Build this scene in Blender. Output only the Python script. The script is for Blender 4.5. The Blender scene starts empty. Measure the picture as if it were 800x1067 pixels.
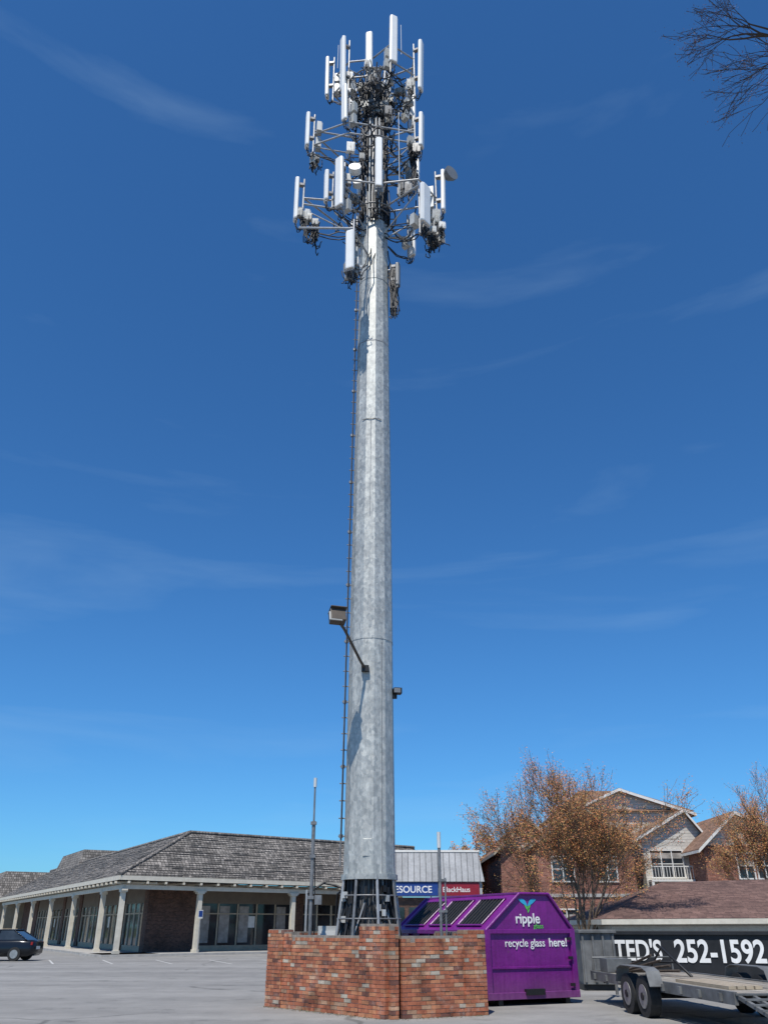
import bpy, bmesh, math, random
from mathutils import Vector, Matrix
V=Vector
random.seed(7)
scene=bpy.context.scene
scene.view_settings.view_transform='Standard'
scene.view_settings.look='None'
scene.view_settings.exposure=0

# ------------------------------------------------------------ materials
def new_mat(name):
    m=bpy.data.materials.new(name); m.use_nodes=True
    nt=m.node_tree
    b=nt.nodes['Principled BSDF']
    return m,nt,b
def N(nt,t,**kw):
    n=nt.nodes.new(t)
    for k,v in kw.items(): setattr(n,k,v)
    return n
def L(nt,a,b): nt.links.new(a,b)
def ramp(nt,fac,stops):
    r=N(nt,'ShaderNodeValToRGB')
    el=r.color_ramp.elements
    while len(el)<len(stops): el.new(0.5)
    for e,(p,c) in zip(el,stops):
        e.position=p; e.color=(c[0],c[1],c[2],1)
    L(nt,fac,r.inputs[0]); return r.outputs[0]
def noise(nt,scale,detail=4,rough=.6,vec=None,coord='Object',mscale=None):
    tc=N(nt,'ShaderNodeTexCoord')
    n=N(nt,'ShaderNodeTexNoise')
    n.inputs['Scale'].default_value=scale; n.inputs['Detail'].default_value=detail; n.inputs['Roughness'].default_value=rough
    if mscale:
        mp=N(nt,'ShaderNodeMapping'); mp.inputs['Scale'].default_value=mscale
        L(nt,tc.outputs[coord],mp.inputs[0]); L(nt,mp.outputs[0],n.inputs['Vector'])
    else: L(nt,tc.outputs[coord],n.inputs['Vector'])
    return n.outputs[0]
def mixc(nt,fac,a,b,mode='MIX'):
    m=N(nt,'ShaderNodeMix',data_type='RGBA',blend_type=mode)
    for s,i in ((fac,0),(a,6),(b,7)):
        if isinstance(s,(int,float)): m.inputs[i].default_value=s
        elif isinstance(s,(tuple,list)): m.inputs[i].default_value=(*s[:3],1)
        else: L(nt,s,m.inputs[i])
    return m.outputs[2]
def math_(nt,op,a,b=None):
    m=N(nt,'ShaderNodeMath',operation=op)
    for s,i in ((a,0),(b,1)):
        if s is None: continue
        if isinstance(s,(int,float)): m.inputs[i].default_value=s
        else: L(nt,s,m.inputs[i])
    return m.outputs[0]
def bump(nt,b,h,strength=.3,dist=.02):
    bp=N(nt,'ShaderNodeBump'); bp.inputs['Strength'].default_value=strength; bp.inputs['Distance'].default_value=dist
    L(nt,h,bp.inputs['Height']); L(nt,bp.outputs[0],b.inputs['Normal'])
def simple(name,col,rough=.6,metal=0,var=.25,scale=3,bmp=0):
    m,nt,b=new_mat(name)
    n=noise(nt,scale)
    lo=tuple(c*(1-var) for c in col); hi=tuple(min(1,c*(1+var)) for c in col)
    L(nt,ramp(nt,n,[(.3,lo),(.7,hi)]),b.inputs['Base Color'])
    b.inputs['Roughness'].default_value=rough; b.inputs['Metallic'].default_value=metal
    if bmp: bump(nt,b,noise(nt,scale*12),bmp)
    return m
def glassy(name,col=(.02,.025,.03)):
    m,nt,b=new_mat(name)
    n=noise(nt,.7)
    L(nt,ramp(nt,n,[(.35,tuple(c*.5 for c in col)),(.7,tuple(c*2 for c in col))]),b.inputs['Base Color'])
    b.inputs['Roughness'].default_value=.06
    b.inputs['Specular IOR Level'].default_value=.6
    return m
def uvbrick(name,stops,mortar,bw,bh,ms=.01,rough=.85,weather=.3,bstr=.4,shift=.5):
    """masonry / shingle courses: each unit gets its own random colour"""
    m,nt,b=new_mat(name)
    tc=N(nt,'ShaderNodeTexCoord'); sp=N(nt,'ShaderNodeSeparateXYZ'); L(nt,tc.outputs['UV'],sp.inputs[0])
    v=math_(nt,'DIVIDE',sp.outputs['Y'],bh); row=math_(nt,'FLOOR',v)
    wr=N(nt,'ShaderNodeTexWhiteNoise',noise_dimensions='1D'); L(nt,row,wr.inputs['W'])
    sh=math_(nt,'MULTIPLY',row,.5) if shift==.5 else math_(nt,'MULTIPLY',wr.outputs['Value'],5.0)
    u=math_(nt,'ADD',math_(nt,'DIVIDE',sp.outputs['X'],bw),sh); colm=math_(nt,'FLOOR',u)
    cv=N(nt,'ShaderNodeCombineXYZ'); L(nt,row,cv.inputs[0]); L(nt,colm,cv.inputs[1])
    wn=N(nt,'ShaderNodeTexWhiteNoise',noise_dimensions='3D'); L(nt,cv.outputs[0],wn.inputs['Vector'])
    c=ramp(nt,wn.outputs['Value'],stops)
    fu=math_(nt,'FRACT',u); fv=math_(nt,'FRACT',v)
    du=math_(nt,'LESS_THAN',fu,ms/bw); dv=math_(nt,'LESS_THAN',fv,ms/bh)
    mm=math_(nt,'MAXIMUM',du,dv)
    c=mixc(nt,mm,c,mortar)
    n=noise(nt,.8,6); n2=noise(nt,7,3)
    c=mixc(nt,1,c,ramp(nt,n,[(.3,(1-weather,)*3),(.7,(1+weather*.6,)*3)]),'MULTIPLY')
    c=mixc(nt,1,c,ramp(nt,n2,[(.3,(1-weather*.7,)*3),(.7,(1+weather*.6,)*3)]),'MULTIPLY')
    L(nt,c,b.inputs['Base Color']); b.inputs['Roughness'].default_value=rough
    bump(nt,b,math_(nt,'SUBTRACT',1,mm),bstr,.02)
    return m

M={}
def mk_ground():
    m,nt,b=new_mat('asphalt')
    big=noise(nt,.10,5); mid=noise(nt,1.1,6,.7); fine=noise(nt,45,3,.7)
    c=ramp(nt,big,[(.3,(.205,.198,.185)),(.7,(.29,.28,.262))])
    c=mixc(nt,.5,c,ramp(nt,mid,[(.3,(.165,.16,.15)),(.75,(.315,.305,.288))]))
    c=mixc(nt,1,c,ramp(nt,fine,[(.3,(.75,.75,.75)),(.7,(1.2,1.2,1.2))]),'MULTIPLY')
    tc=N(nt,'ShaderNodeTexCoord')
    nn=N(nt,'ShaderNodeTexNoise'); nn.inputs['Scale'].default_value=.5; nn.inputs['Detail'].default_value=6
    L(nt,tc.outputs['Object'],nn.inputs['Vector'])
    mx=mixc(nt,.9,tc.outputs['Object'],nn.outputs['Color'],'ADD')
    vo=N(nt,'ShaderNodeTexVoronoi',feature='DISTANCE_TO_EDGE'); vo.inputs['Scale'].default_value=.13
    L(nt,mx,vo.inputs['Vector'])
    cr=ramp(nt,vo.outputs['Distance'],[(0,(.45,.45,.44)),(.004,(.55,.55,.55)),(.008,(1,1,1))])
    gap=noise(nt,.35,2)
    gm=ramp(nt,gap,[(.42,(0,0,0)),(.52,(.8,.8,.8))])
    c=mixc(nt,gm,c,mixc(nt,1,c,cr,'MULTIPLY'))
    st=noise(nt,.8,4,.7)
    c=mixc(nt,1,c,ramp(nt,st,[(.30,(.68,.68,.68)),(.42,(1,1,1))]),'MULTIPLY')
    # drive-lane wear bands, long in x
    lane=noise(nt,.5,3,.5,mscale=(.12,1,1))
    c=mixc(nt,1,c,ramp(nt,lane,[(.38,(.86,.86,.86)),(.6,(1.06,1.06,1.06))]),'MULTIPLY')
    geo=N(nt,'ShaderNodeNewGeometry'); sp=N(nt,'ShaderNodeSeparateXYZ'); L(nt,geo.outputs['Position'],sp.inputs[0])
    gt=math_(nt,'GREATER_THAN',sp.outputs['Y'],120)
    c=mixc(nt,gt,c,ramp(nt,mid,[(.3,(.05,.075,.02)),(.7,(.1,.12,.04))]))
    L(nt,c,b.inputs['Base Color']); b.inputs['Roughness'].default_value=.9
    bump(nt,b,fine,.5,.01)
    return m
M['ground']=mk_ground()
def mk_galv(name='galvanized_steel',base=.455,metal=.28):
    m,nt,b=new_mat(name)
    tc=N(nt,'ShaderNodeTexCoord')
    vo=N(nt,'ShaderNodeTexVoronoi'); vo.inputs['Scale'].default_value=15
    mp=N(nt,'ShaderNodeMapping'); mp.inputs['Scale'].default_value=(1,1,.6)
    L(nt,tc.outputs['Object'],mp.inputs[0]); L(nt,mp.outputs[0],vo.inputs['Vector'])
    c=ramp(nt,vo.outputs['Color'],[(.1,(base*.80,base*.815,base*.80)),(.9,(base*1.18,base*1.185,base*1.15))])
    st=noise(nt,1.5,5,.6,mscale=(4,4,.4))
    c=mixc(nt,1,c,ramp(nt,st,[(.3,(.84,.845,.84)),(.7,(1.10,1.10,1.08))]),'MULTIPLY')
    bl=noise(nt,5.5,6,.75)
    c=mixc(nt,1,c,ramp(nt,bl,[(.34,(.80,.80,.79)),(.66,(1.16,1.16,1.13))]),'MULTIPLY')
    dk=noise(nt,1.3,3,.6)
    c=mixc(nt,1,c,ramp(nt,dk,[(.33,(.86,.86,.86)),(.62,(1.05,1.05,1.04))]),'MULTIPLY')
    L(nt,c,b.inputs['Base Color'])
    b.inputs['Metallic'].default_value=metal
    L(nt,ramp(nt,vo.outputs['Color'],[(0,(.40,)*3),(1,(.60,)*3)]),b.inputs['Roughness'])
    bump(nt,b,bl,.15,.01)
    return m
M['galv']=mk_galv()
M['galv_dk']=simple('weathered_steel',(.2,.2,.2),.5,.4,.3,6)
M['seam']=simple('weld_seam',(.26,.26,.26),.5,.3,.3,6)
M['pipe']=simple('galv_pipe',(.36,.36,.36),.45,.35,.2,6)
M['cable']=simple('black_cable',(.016,.016,.018),.5,0,.3,8)
M['radome']=simple('radome',(.80,.79,.76),.45,0,.05,2)
M['radome2']=simple('radome_grey',(.55,.56,.55),.5,0,.08,2)
M['rru']=simple('radio_unit',(.42,.43,.42),.5,.1,.15,3)
M['black']=simple('black_metal',(.015,.015,.016),.5,.2,.3,6)
M['dish']=simple('dish_grey',(.16,.17,.18),.5,0,.1,3)
M['rubber']=simple('rubber',(.02,.02,.02),.85,0,.3,12)
M['rim']=simple('rim',(.35,.35,.34),.4,.6,.2,9)
M['white']=simple('white_paint',(.70,.68,.63),.55,0,.1,4)
M['cream']=simple('cream_paint',(.60,.55,.45),.6,0,.12,3)
M['beige']=simple('beige_wood',(.38,.31,.22),.6,0,.15,3)
M['soffit']=simple('soffit',(.14,.115,.09),.7,0,.15,2)
M['glass']=glassy('window_glass')
M['curtain']=simple('curtain',(.3,.27,.24),.8,0,.35,2.5)
M['shake']=uvbrick('wood_shake_roof',[(0,(.12,.11,.10)),(.5,(.21,.19,.17)),(1,(.32,.29,.26))],(.045,.04,.036),.24,.27,.035,.9,.35,1.0,shift=1)
M['brownbrick']=uvbrick('brown_brick',[(0,(.07,.035,.025)),(1,(.15,.075,.05))],(.12,.10,.09),.22,.075,.01)
M['redbrick']=uvbrick('red_brick',[(0,(.16,.055,.038)),(.6,(.25,.088,.056)),(1,(.34,.145,.095))],(.28,.21,.17),.24,.08,.012,.85,.25)
M['shingle']=uvbrick('brown_shingle',[(0,(.10,.055,.045)),(1,(.18,.105,.085))],(.05,.03,.025),.33,.15,.014,.95,.3,shift=1)
M['shingle2']=uvbrick('tan_shingle',[(0,(.17,.095,.06)),(1,(.27,.16,.11))],(.1,.06,.04),.33,.15,.014,.95,.25,shift=1)
M['siding']=uvbrick('lap_siding',[(0,(.53,.50,.44)),(1,(.58,.55,.49))],(.3,.28,.25),40,.2,.02,.6,.12,.6)
M['whitemetal']=uvbrick('standing_seam',[(0,(.31,.31,.31)),(1,(.38,.38,.38))],(.13,.13,.13),.4,40,.05,.5,.2,.5)
M['concrete']=simple('concrete',(.36,.345,.32),.85,0,.18,2,.2)
M['line']=simple('painted_line',(.48,.47,.44),.7,0,.35,5)
M['blue']=simple('blue_sign',(.015,.05,.22),.4,0,.1,3)
M['red']=simple('red_sign',(.25,.015,.03),.4,0,.1,3)
M['bark']=simple('bark',(.16,.115,.08),.9,0,.3,10,.4)
M['bark_dk']=simple('bark_dark',(.06,.045,.035),.9,0,.3,10,.4)
M['carpaint']=simple('dark_car_paint',(.012,.015,.02),.2,.3,.1,3)
M['lens']=simple('tail_lens',(.25,.01,.01),.2,0,.1,3)
M['greysteel']=simple('grey_painted_steel',(.13,.132,.13),.6,.1,.4,3)
M['containerblk']=simple('black_container',(.012,.012,.013),.55,.1,.5,2.5)
M['lampglass']=simple('lamp_glass',(.30,.30,.28),.25,0,.1,5)
M['lampbody']=simple('lamp_body',(.08,.065,.05),.5,.2,.2,5)
def mk_purple():
    m,nt,b=new_mat('purple_paint')
    n=noise(nt,1.4,5,.65); f=noise(nt,3,5,.7,mscale=(6,6,.5))
    c=ramp(nt,n,[(.3,(.135,.009,.155)),(.7,(.195,.014,.215))])
    c=mixc(nt,1,c,ramp(nt,f,[(.3,(.74,.74,.74)),(.7,(1.12,1.12,1.12))]),'MULTIPLY')
    d=noise(nt,11,4,.7)
    c=mixc(nt,ramp(nt,d,[(.62,(0,0,0)),(.72,(.4,.4,.4))]),c,(.11,.06,.055))
    geo=N(nt,'ShaderNodeNewGeometry'); sp=N(nt,'ShaderNodeSeparateXYZ'); L(nt,geo.outputs['Position'],sp.inputs[0])
    dz=math_(nt,'MULTIPLY',ramp(nt,sp.outputs['Z'],[(.1,(.6,)*3),(.7,(0,)*3)]),f)
    c=mixc(nt,dz,c,(.16,.13,.12))
    L(nt,c,b.inputs['Base Color']); b.inputs['Roughness'].default_value=.38
    bump(nt,b,n,.4,.07)
    return m
M['purple']=mk_purple()
M['txtwhite']=simple('white_lettering',(.76,.75,.72),.5,0,.1,4)
M['txtgreen']=simple('green_lettering',(.10,.45,.08),.5,0,.1,4)
M['txtblue']=simple('blue_lettering',(.03,.35,.55),.5,0,.1,4)
def attr_mat(name,rough=.85,dirt=.35,sc=6,bs=.4,smear=0):
    m,nt,b=new_mat(name)
    a=N(nt,'ShaderNodeAttribute'); a.attribute_name='Col'
    n=noise(nt,sc,5,.7); n2=noise(nt,1.1,5,.7); n3=noise(nt,60,3,.7)
    c=mixc(nt,1,a.outputs['Color'],ramp(nt,n,[(.3,(1-dirt,)*3),(.7,(1+dirt*.6,)*3)]),'MULTIPLY')
    c=mixc(nt,1,c,ramp(nt,n2,[(.3,(1-dirt,)*3),(.65,(1+dirt*.3,)*3)]),'MULTIPLY')
    c=mixc(nt,1,c,ramp(nt,n3,[(.3,(.8,)*3),(.7,(1.15,)*3)]),'MULTIPLY')
    if smear:
        s1=noise(nt,2.2,6,.75); s2=noise(nt,14,4,.7)
        f=math_(nt,'MULTIPLY',ramp(nt,s1,[(.50,(0,0,0)),(.68,(1,1,1))]),ramp(nt,s2,[(.42,(0,0,0)),(.65,(smear,)*3)]))
        c=mixc(nt,f,c,(.44,.37,.30))
        s3=noise(nt,1.7,5,.7,mscale=(1.3,1.3,.8))
        c=mixc(nt,1,c,ramp(nt,s3,[(.36,(.55,.52,.5)),(.46,(1,1,1))]),'MULTIPLY')
    L(nt,c,b.inputs['Base Color']); b.inputs['Roughness'].default_value=rough
    if bs: bump(nt,b,n3,bs,.006)
    return m
M['bricks']=attr_mat('old_bricks',smear=.7)
M['planks']=attr_mat('deck_planks',.85,.3,4)
M['buds']=attr_mat('buds',.7,.2,2,0)
M['mortar']=simple('mortar',(.25,.215,.18),.95,0,.3,8,.5)

# ------------------------------------------------------------ mesh builder
class MB:
    def __init__(s): s.v=[];s.f=[];s.m=[];s.c=[];s.s=[];s.mats=[]
    def mi(s,mat):
        if mat not in s.mats: s.mats.append(mat)
        return s.mats.index(mat)
    def face(s,pts,mat,col=(1,1,1),sm=False):
        i=len(s.v); s.v+= [tuple(p) for p in pts]; s.f.append(tuple(range(i,i+len(pts)))); s.m.append(s.mi(mat)); s.c.append(col); s.s.append(sm)
    def idx(s,verts,faces,mat,col=(1,1,1),sm=False):
        i=len(s.v); s.v+=[tuple(p) for p in verts]; k=s.mi(mat)
        for f in faces:
            s.f.append(tuple(i+j for j in f)); s.m.append(k); s.c.append(col); s.s.append(sm)
    def boxv(s,o,a,b,c,mat,col=(1,1,1)):
        o=V(o);a=V(a);b=V(b);c=V(c)
        vs=[o,o+a,o+a+b,o+b,o+c,o+a+c,o+a+b+c,o+b+c]
        s.idx(vs,[(0,3,2,1),(4,5,6,7),(0,1,5,4),(1,2,6,5),(2,3,7,6),(3,0,4,7)],mat,col)
    def box(s,c,size,mat,rz=0,col=(1,1,1),rx=0,ry=0):
        R=Matrix.Rotation(rz,3,'Z')@Matrix.Rotation(ry,3,'Y')@Matrix.Rotation(rx,3,'X')
        a=R@V((size[0],0,0)); b=R@V((0,size[1],0)); d=R@V((0,0,size[2]))
        s.boxv(V(c)-a/2-b/2-d/2,a,b,d,mat,col)
    def tube(s,pts,r,mat,seg=6,col=(1,1,1),cap=True):
        pts=[V(p) for p in pts]; n=len(pts)
        rs=r if isinstance(r,(list,tuple)) else [r]*n
        vs=[]
        up=None
        for i,p in enumerate(pts):
            d=(pts[min(i+1,n-1)]-pts[max(i-1,0)])
            if d.length<1e-6: d=V((0,0,1))
            d.normalize()
            if up is None:
                up=V((0,0,1)) if abs(d.z)<.9 else V((1,0,0))
            x=up.cross(d)
            if x.length<1e-4: x=V((1,0,0)).cross(d)
            x.normalize(); y=d.cross(x)
            for k in range(seg):
                a=2*math.pi*k/seg
                vs.append(p+(x*math.cos(a)+y*math.sin(a))*rs[i])
        fs=[]
        for i in range(n-1):
            for k in range(seg):
                k2=(k+1)%seg
                fs.append((i*seg+k,i*seg+k2,(i+1)*seg+k2,(i+1)*seg+k))
        s.idx(vs,fs,mat,col,seg>4)
        if cap and seg>3:
            s.idx(vs[:seg],[tuple(reversed(range(seg)))],mat,col)
            s.idx(vs[-seg:],[tuple(range(seg))],mat,col)
    def build(s,name,parent=None,bevel=0,recalc=True):
        me=bpy.data.meshes.new(name)
        me.from_pydata(s.v,[],s.f)
        for m in s.mats: me.materials.append(M[m])
        me.polygons.foreach_set('material_index',s.m)
        me.polygons.foreach_set('use_smooth',s.s)
        if recalc:
            bm=bmesh.new(); bm.from_mesh(me); bmesh.ops.recalc_face_normals(bm,faces=bm.faces); bm.to_mesh(me); bm.free()
        me.update()
        uvd=[0.0]*(len(me.loops)*2); cd=[0.0]*(len(me.loops)*4)
        Z=V((0,0,1))
        for p in me.polygons:
            n=p.normal
            if abs(n.z)>.995: h=V((1,0,0)); w=V((0,1,0))
            else:
                h=Z.cross(n).normalized(); w=n.cross(h)
            col=s.c[p.index]
            for li in p.loop_indices:
                co=me.vertices[me.loops[li].vertex_index].co
                uvd[2*li]=co.dot(h); uvd[2*li+1]=co.dot(w)
                cd[4*li]=col[0];cd[4*li+1]=col[1];cd[4*li+2]=col[2];cd[4*li+3]=1
        me.uv_layers.new(name='UVMap').data.foreach_set('uv',uvd)
        me.color_attributes.new('Col','FLOAT_COLOR','CORNER').data.foreach_set('color',cd)
        o=bpy.data.objects.new(name,me); scene.collection.objects.link(o)
        if parent: o.parent=parent
        if bevel:
            b=o.modifiers.new('bevel','BEVEL'); b.width=bevel; b.segments=2; b.limit_method='ANGLE'; b.angle_limit=math.radians(40)
        return o
def empty(name):
    e=bpy.data.objects.new(name,None); scene.collection.objects.link(e); e.empty_display_size=.5; return e
def text(name,s,loc,ex,ez,size,mat,parent,off=0,ext=.004,sx=1,align='LEFT'):
    cu=bpy.data.curves.new(name,'FONT'); cu.body=s; cu.size=size; cu.extrude=ext; cu.offset=off; cu.align_x=align
    cu.materials.append(M[mat])
    o=bpy.data.objects.new(name,cu); scene.collection.objects.link(o)
    ex=V(ex).normalized(); ez=V(ez).normalized(); n=ex.cross(ez)
    m=Matrix((( ex.x*sx,ez.x,n.x,loc[0]),(ex.y*sx,ez.y,n.y,loc[1]),(ex.z*sx,ez.z,n.z,loc[2]),(0,0,0,1)))
    o.matrix_world=m; o.parent=parent
    return o

# ------------------------------------------------------------ camera
cam=bpy.data.cameras.new('camera'); co=bpy.data.objects.new('camera',cam); scene.collection.objects.link(co)
co.location=(0,0,1.6); co.rotation_euler=(math.radians(90+26.8),0,0)
cam.sensor_width=36; cam.lens=28.81; cam.clip_end=3000; cam.clip_start=.1
scene.camera=co

# ------------------------------------------------------------ light
sd=V((-.13,-.46,.88)).normalized()
el=math.asin(sd.z)
sun=bpy.data.lights.new('sun','SUN'); sun.energy=5.0; sun.angle=math.radians(.5); sun.color=(1,.95,.87)
so=bpy.data.objects.new('sun',sun); scene.collection.objects.link(so); so.rotation_euler=sd.to_track_quat('Z','Y').to_euler(); so.location=(0,-20,40)
w=bpy.data.worlds.new('World'); scene.world=w; w.use_nodes=True
nt=w.node_tree; bg=nt.nodes['Background']
sky=N(nt,'ShaderNodeTexSky'); sky.sky_type='NISHITA'; sky.sun_disc=False
sky.sun_elevation=el; sky.sun_rotation=math.atan2(sd.x,sd.y)
sky.altitude=250; sky.air_density=1.0; sky.dust_density=.4; sky.ozone_density=2.5
tc=N(nt,'ShaderNodeTexCoord'); mp=N(nt,'ShaderNodeMapping'); mp.inputs['Scale'].default_value=(1.0,1.0,6.5); mp.inputs['Rotation'].default_value=(0,math.radians(-16),0)
L(nt,tc.outputs['Generated'],mp.inputs[0])
nz=N(nt,'ShaderNodeTexNoise'); nz.inputs['Scale'].default_value=2.1; nz.inputs['Detail'].default_value=9; nz.inputs['Roughness'].default_value=.52; nz.inputs['Distortion'].default_value=.4
L(nt,mp.outputs[0],nz.inputs['Vector'])
cf=ramp(nt,nz.outputs[0],[(.54,(0,0,0)),(.82,(.15,.15,.15))])
tint=mixc(nt,1,sky.outputs[0],(.42,.95,1.42),'MULTIPLY')
skyc=mixc(nt,cf,tint,(5.0,7.2,9.2))
L(nt,skyc,bg.inputs[0]); bg.inputs[1].default_value=.095

# ------------------------------------------------------------ ground
def sstep(a): a=max(0,min(1,a)); return a*a*(3-2*a)
def gz(x,y): return -1.0*sstep((y-31)/5)*sstep((x-3)/4)
xs=[-900,-400,-200,-100,-60]+[ -40+2*i for i in range(46)]+[60,100,200,400,900]
ys=[-300,-100,-40,-10,0]+[4+2*i for i in range(35)]+[80,100,120,160,250,500,1200]
g=MB(); vs=[(x,y,gz(x,y)) for y in ys for x in xs]; nx=len(xs)
g.idx(vs,[(j*nx+i,j*nx+i+1,(j+1)*nx+i+1,(j+1)*nx+i) for j in range(len(ys)-1) for i in range(nx-1)],'ground',sm=True)
g.build('ground')
g=MB()
for i in range(9):
    x=-24+i*2.8
    g.face([(x,44,.004),(x+.1,44,.004),(x-1.9,49,.004),(x-2.0,49,.004)],'line')
g.build('parking_markings')

# ------------------------------------------------------------ strip mall
C0=V((-15.9,54,0)); Ld=V((-.5,.866,0)); Rd=V((.788,.616,0)); nL=V((.866,.5,0)); nR=V((-.616,.788,0))
def inner(d): return C0+V((.291*d,1.497*d,0))
E=4.35; RZ=7.33; LL=52; RL=20
mall=empty('shake_roof_store_building')
r=MB()
R0=V((C0.x+2.6,C0.y+6.4,RZ)); Z3=V((0,0,1))
c0=C0+Z3*E; c1=C0+(R0-C0)*2; c1.z=E
r.face([c0+Ld*LL,c0,R0,R0+Ld*LL],'shake')
r.face([c0,c0+Rd*RL,R0+Rd*RL,R0],'shake')
r.face([c1+Ld*LL,c1,R0,R0+Ld*LL],'shake')
r.face([c1,c1+Rd*RL,R0+Rd*RL,R0],'shake')
r.face([c0+Rd*RL,c1+Rd*RL,R0+Rd*RL],'shake')
r.face([c0+Ld*LL,c1+Ld*LL,R0+Ld*LL],'shake')
r.build('roof',mall,recalc=False)
r=MB()
for (e0,d,ln,r0) in ((c0,Ld,LL,R0),(c0,Rd,RL,R0)):
    up_=(r0-e0)
    nrm=d.cross(up_).normalized()
    if nrm.z<0: nrm=-nrm
    for k in range(1,22):
        t=k/22; a=e0+up_*t; s_=0
        while s_<ln:
            l_=min(ln-s_,random.uniform(.5,2.4))
            r.boxv(a+d*s_,d*(l_-.01),nrm*random.uniform(.015,.06),-up_*(.9/22)*random.uniform(.35,.7),'shake')
            s_+=l_
for a,b in ((c0,R0),(R0,R0+Ld*LL),(R0,R0+Rd*RL)):
    r.tube([a+Z3*.05,b+Z3*.05],.12,'shake',5)
r.build('ridge_caps_and_courses',mall)
r=MB()
dn=V((0,0,-.26))
for d,n,ln in ((Ld,nL,LL),(Rd,nR,RL)):
    r.boxv(c0+dn+n*-.02,d*ln,n*.06,-dn*.95,'cream')
    a=inner(2.7)+Z3*(E-.34)
    r.face([c0+Z3*-.34,c0+d*ln+Z3*-.34,a+d*ln,a],'soffit')
    for k in range(int(ln/1.2)):
        p=c0+d*(k*1.2+.6)+Z3*(-.44)
        r.boxv(p-d*.05-n*.12,d*.1,n*2.6,Z3*.13,'cream')
    r.boxv(inner(.35)+Z3*(E-.74),d*ln,n*.16,Z3*.24,'cream')
r.build('fascia_and_soffit',mall)
r=MB()
def column(p,d,n):
    a=p-d*.14-n*.14
    r.boxv(a,d*.28,n*.28,Z3*(E-.74),'cream')
    r.boxv(a-d*.05-n*.05,d*.38,n*.38,Z3*.3,'cream')
    r.boxv(a-d*.10-n*.06+Z3*(E-.92),d*.48,n*.4,Z3*.18,'cream')
    r.boxv(a-d*.22-n*.04+Z3*(E-.83),d*.72,n*.36,Z3*.085,'cream')
ci=inner(.45)
column(ci,Ld,nL)
for s_ in (5,14,23,32,41,50): column(ci+Ld*s_,Ld,nL)
for s_ in (5.1,12.1,19): column(ci+Rd*s_,Rd,nR)
r.build('columns',mall)
r=MB()
wi=inner(2.8)
def storefront(d,n,segs):
    s=0
    for kind,ln in segs:
        a=wi+d*s
        if kind=='b':
            r.boxv(a,d*ln,n*.3,Z3*(E-.3),'brownbrick')
        else:
            r.boxv(a+n*.12,d*ln,n*.1,Z3*.45,'beige')
            r.boxv(a+n*.16+Z3*.45,d*ln,n*.04,Z3*2.5,'glass')
            r.boxv(a+n*.08+Z3*2.95,d*ln,n*.14,Z3*(E-3.25),'soffit')
            k=max(1,round(ln/1.4))
            for i in range(k+1):
                r.boxv(a+d*(ln*i/k-.05)+n*.09+Z3*.45,d*.1,n*.07,Z3*2.5,'cream' if kind=='w' else 'beige')
            r.boxv(a+n*.1+Z3*2.3,d*ln,n*.05,Z3*.08,'beige')
            if kind=='c':
                for i in range(k):
                    if random.random()<.6:
                        r.boxv(a+d*(ln*(i+.1)/k)+n*.145+Z3*.6,d*(ln/k*.5),n*.01,Z3*2.2,'curtain')
                # door posters
                r.boxv(a+d*(ln*.52)+n*.13+Z3*1.5,d*.5,n*.01,Z3*.7,'white')
        s+=ln
storefront(Ld,nL,[('b',1.0),('w',5),('b',1),('c',6),('b',1),('w',6),('b',1),('w',6),('b',1),('c',6),('b',1),('w',6),('b',9)])
storefront(Rd,nR,[('b',3.6),('c',7.4),('b',.8),('w',5),('b',3)])
r.boxv(wi+Ld*49.5,nL*7,Ld*.2,Z3*(E-.3),'brownbrick')
r.build('storefront_walls',mall)
r=MB()
for d,n,ln in ((Ld,nL,LL),(Rd,nR,RL)):
    a=inner(-.6)
    r.boxv(a+d*.01,d*ln,n*3.5,Z3*.13,'concrete')
r.build('walkway',mall)
sg=empty('disabled_parking_sign')
s2=MB(); p=ci+Rd*5.1-nR*.32
s2.tube([p,p+Z3*2.0],.03,'pipe',8)
s2.boxv(p+Z3*2.02-Rd*.16-nR*.02,Rd*.32,nR*.02,Z3*.48,'white')
s2.boxv(p+Z3*2.12-Rd*.13-nR*.03,Rd*.26,nR*.01,Z3*.34,'blue')
s2.build('sign_post_and_plate',sg)
mb=empty('mansard_store_building')
r=MB()
def frust(o,d,n,l,wd,z0,z1,ins,mat):
    b=[o,o+d*l,o+d*l+n*wd,o+n*wd]; t=[o+d*ins+n*ins,o+d*(l-ins)+n*ins,o+d*(l-ins)+n*(wd-ins),o+d*ins+n*(wd-ins)]
    r.idx([p+Z3*z0 for p in b]+[p+Z3*z1 for p in t],[(0,1,5,4),(1,2,6,5),(2,3,7,6),(3,0,4,7),(4,5,6,7),(0,3,2,1)],mat)
frust(C0+Ld*38+nL*4.5,Ld,nL,13,8,5.6,8.6,1.0,'shake')
frust(C0+Ld*54-nL*1,Ld,nL,16,12,4.0,7.2,1.5,'shake')
r.boxv(C0+Ld*55,Ld*14,nL*10,Z3*4,'beige')
r.boxv(C0+Ld*39+nL*5.5,Ld*11,nL*6,Z3*5.7,'beige')
r.build('mansard_and_walls',mb)

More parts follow.
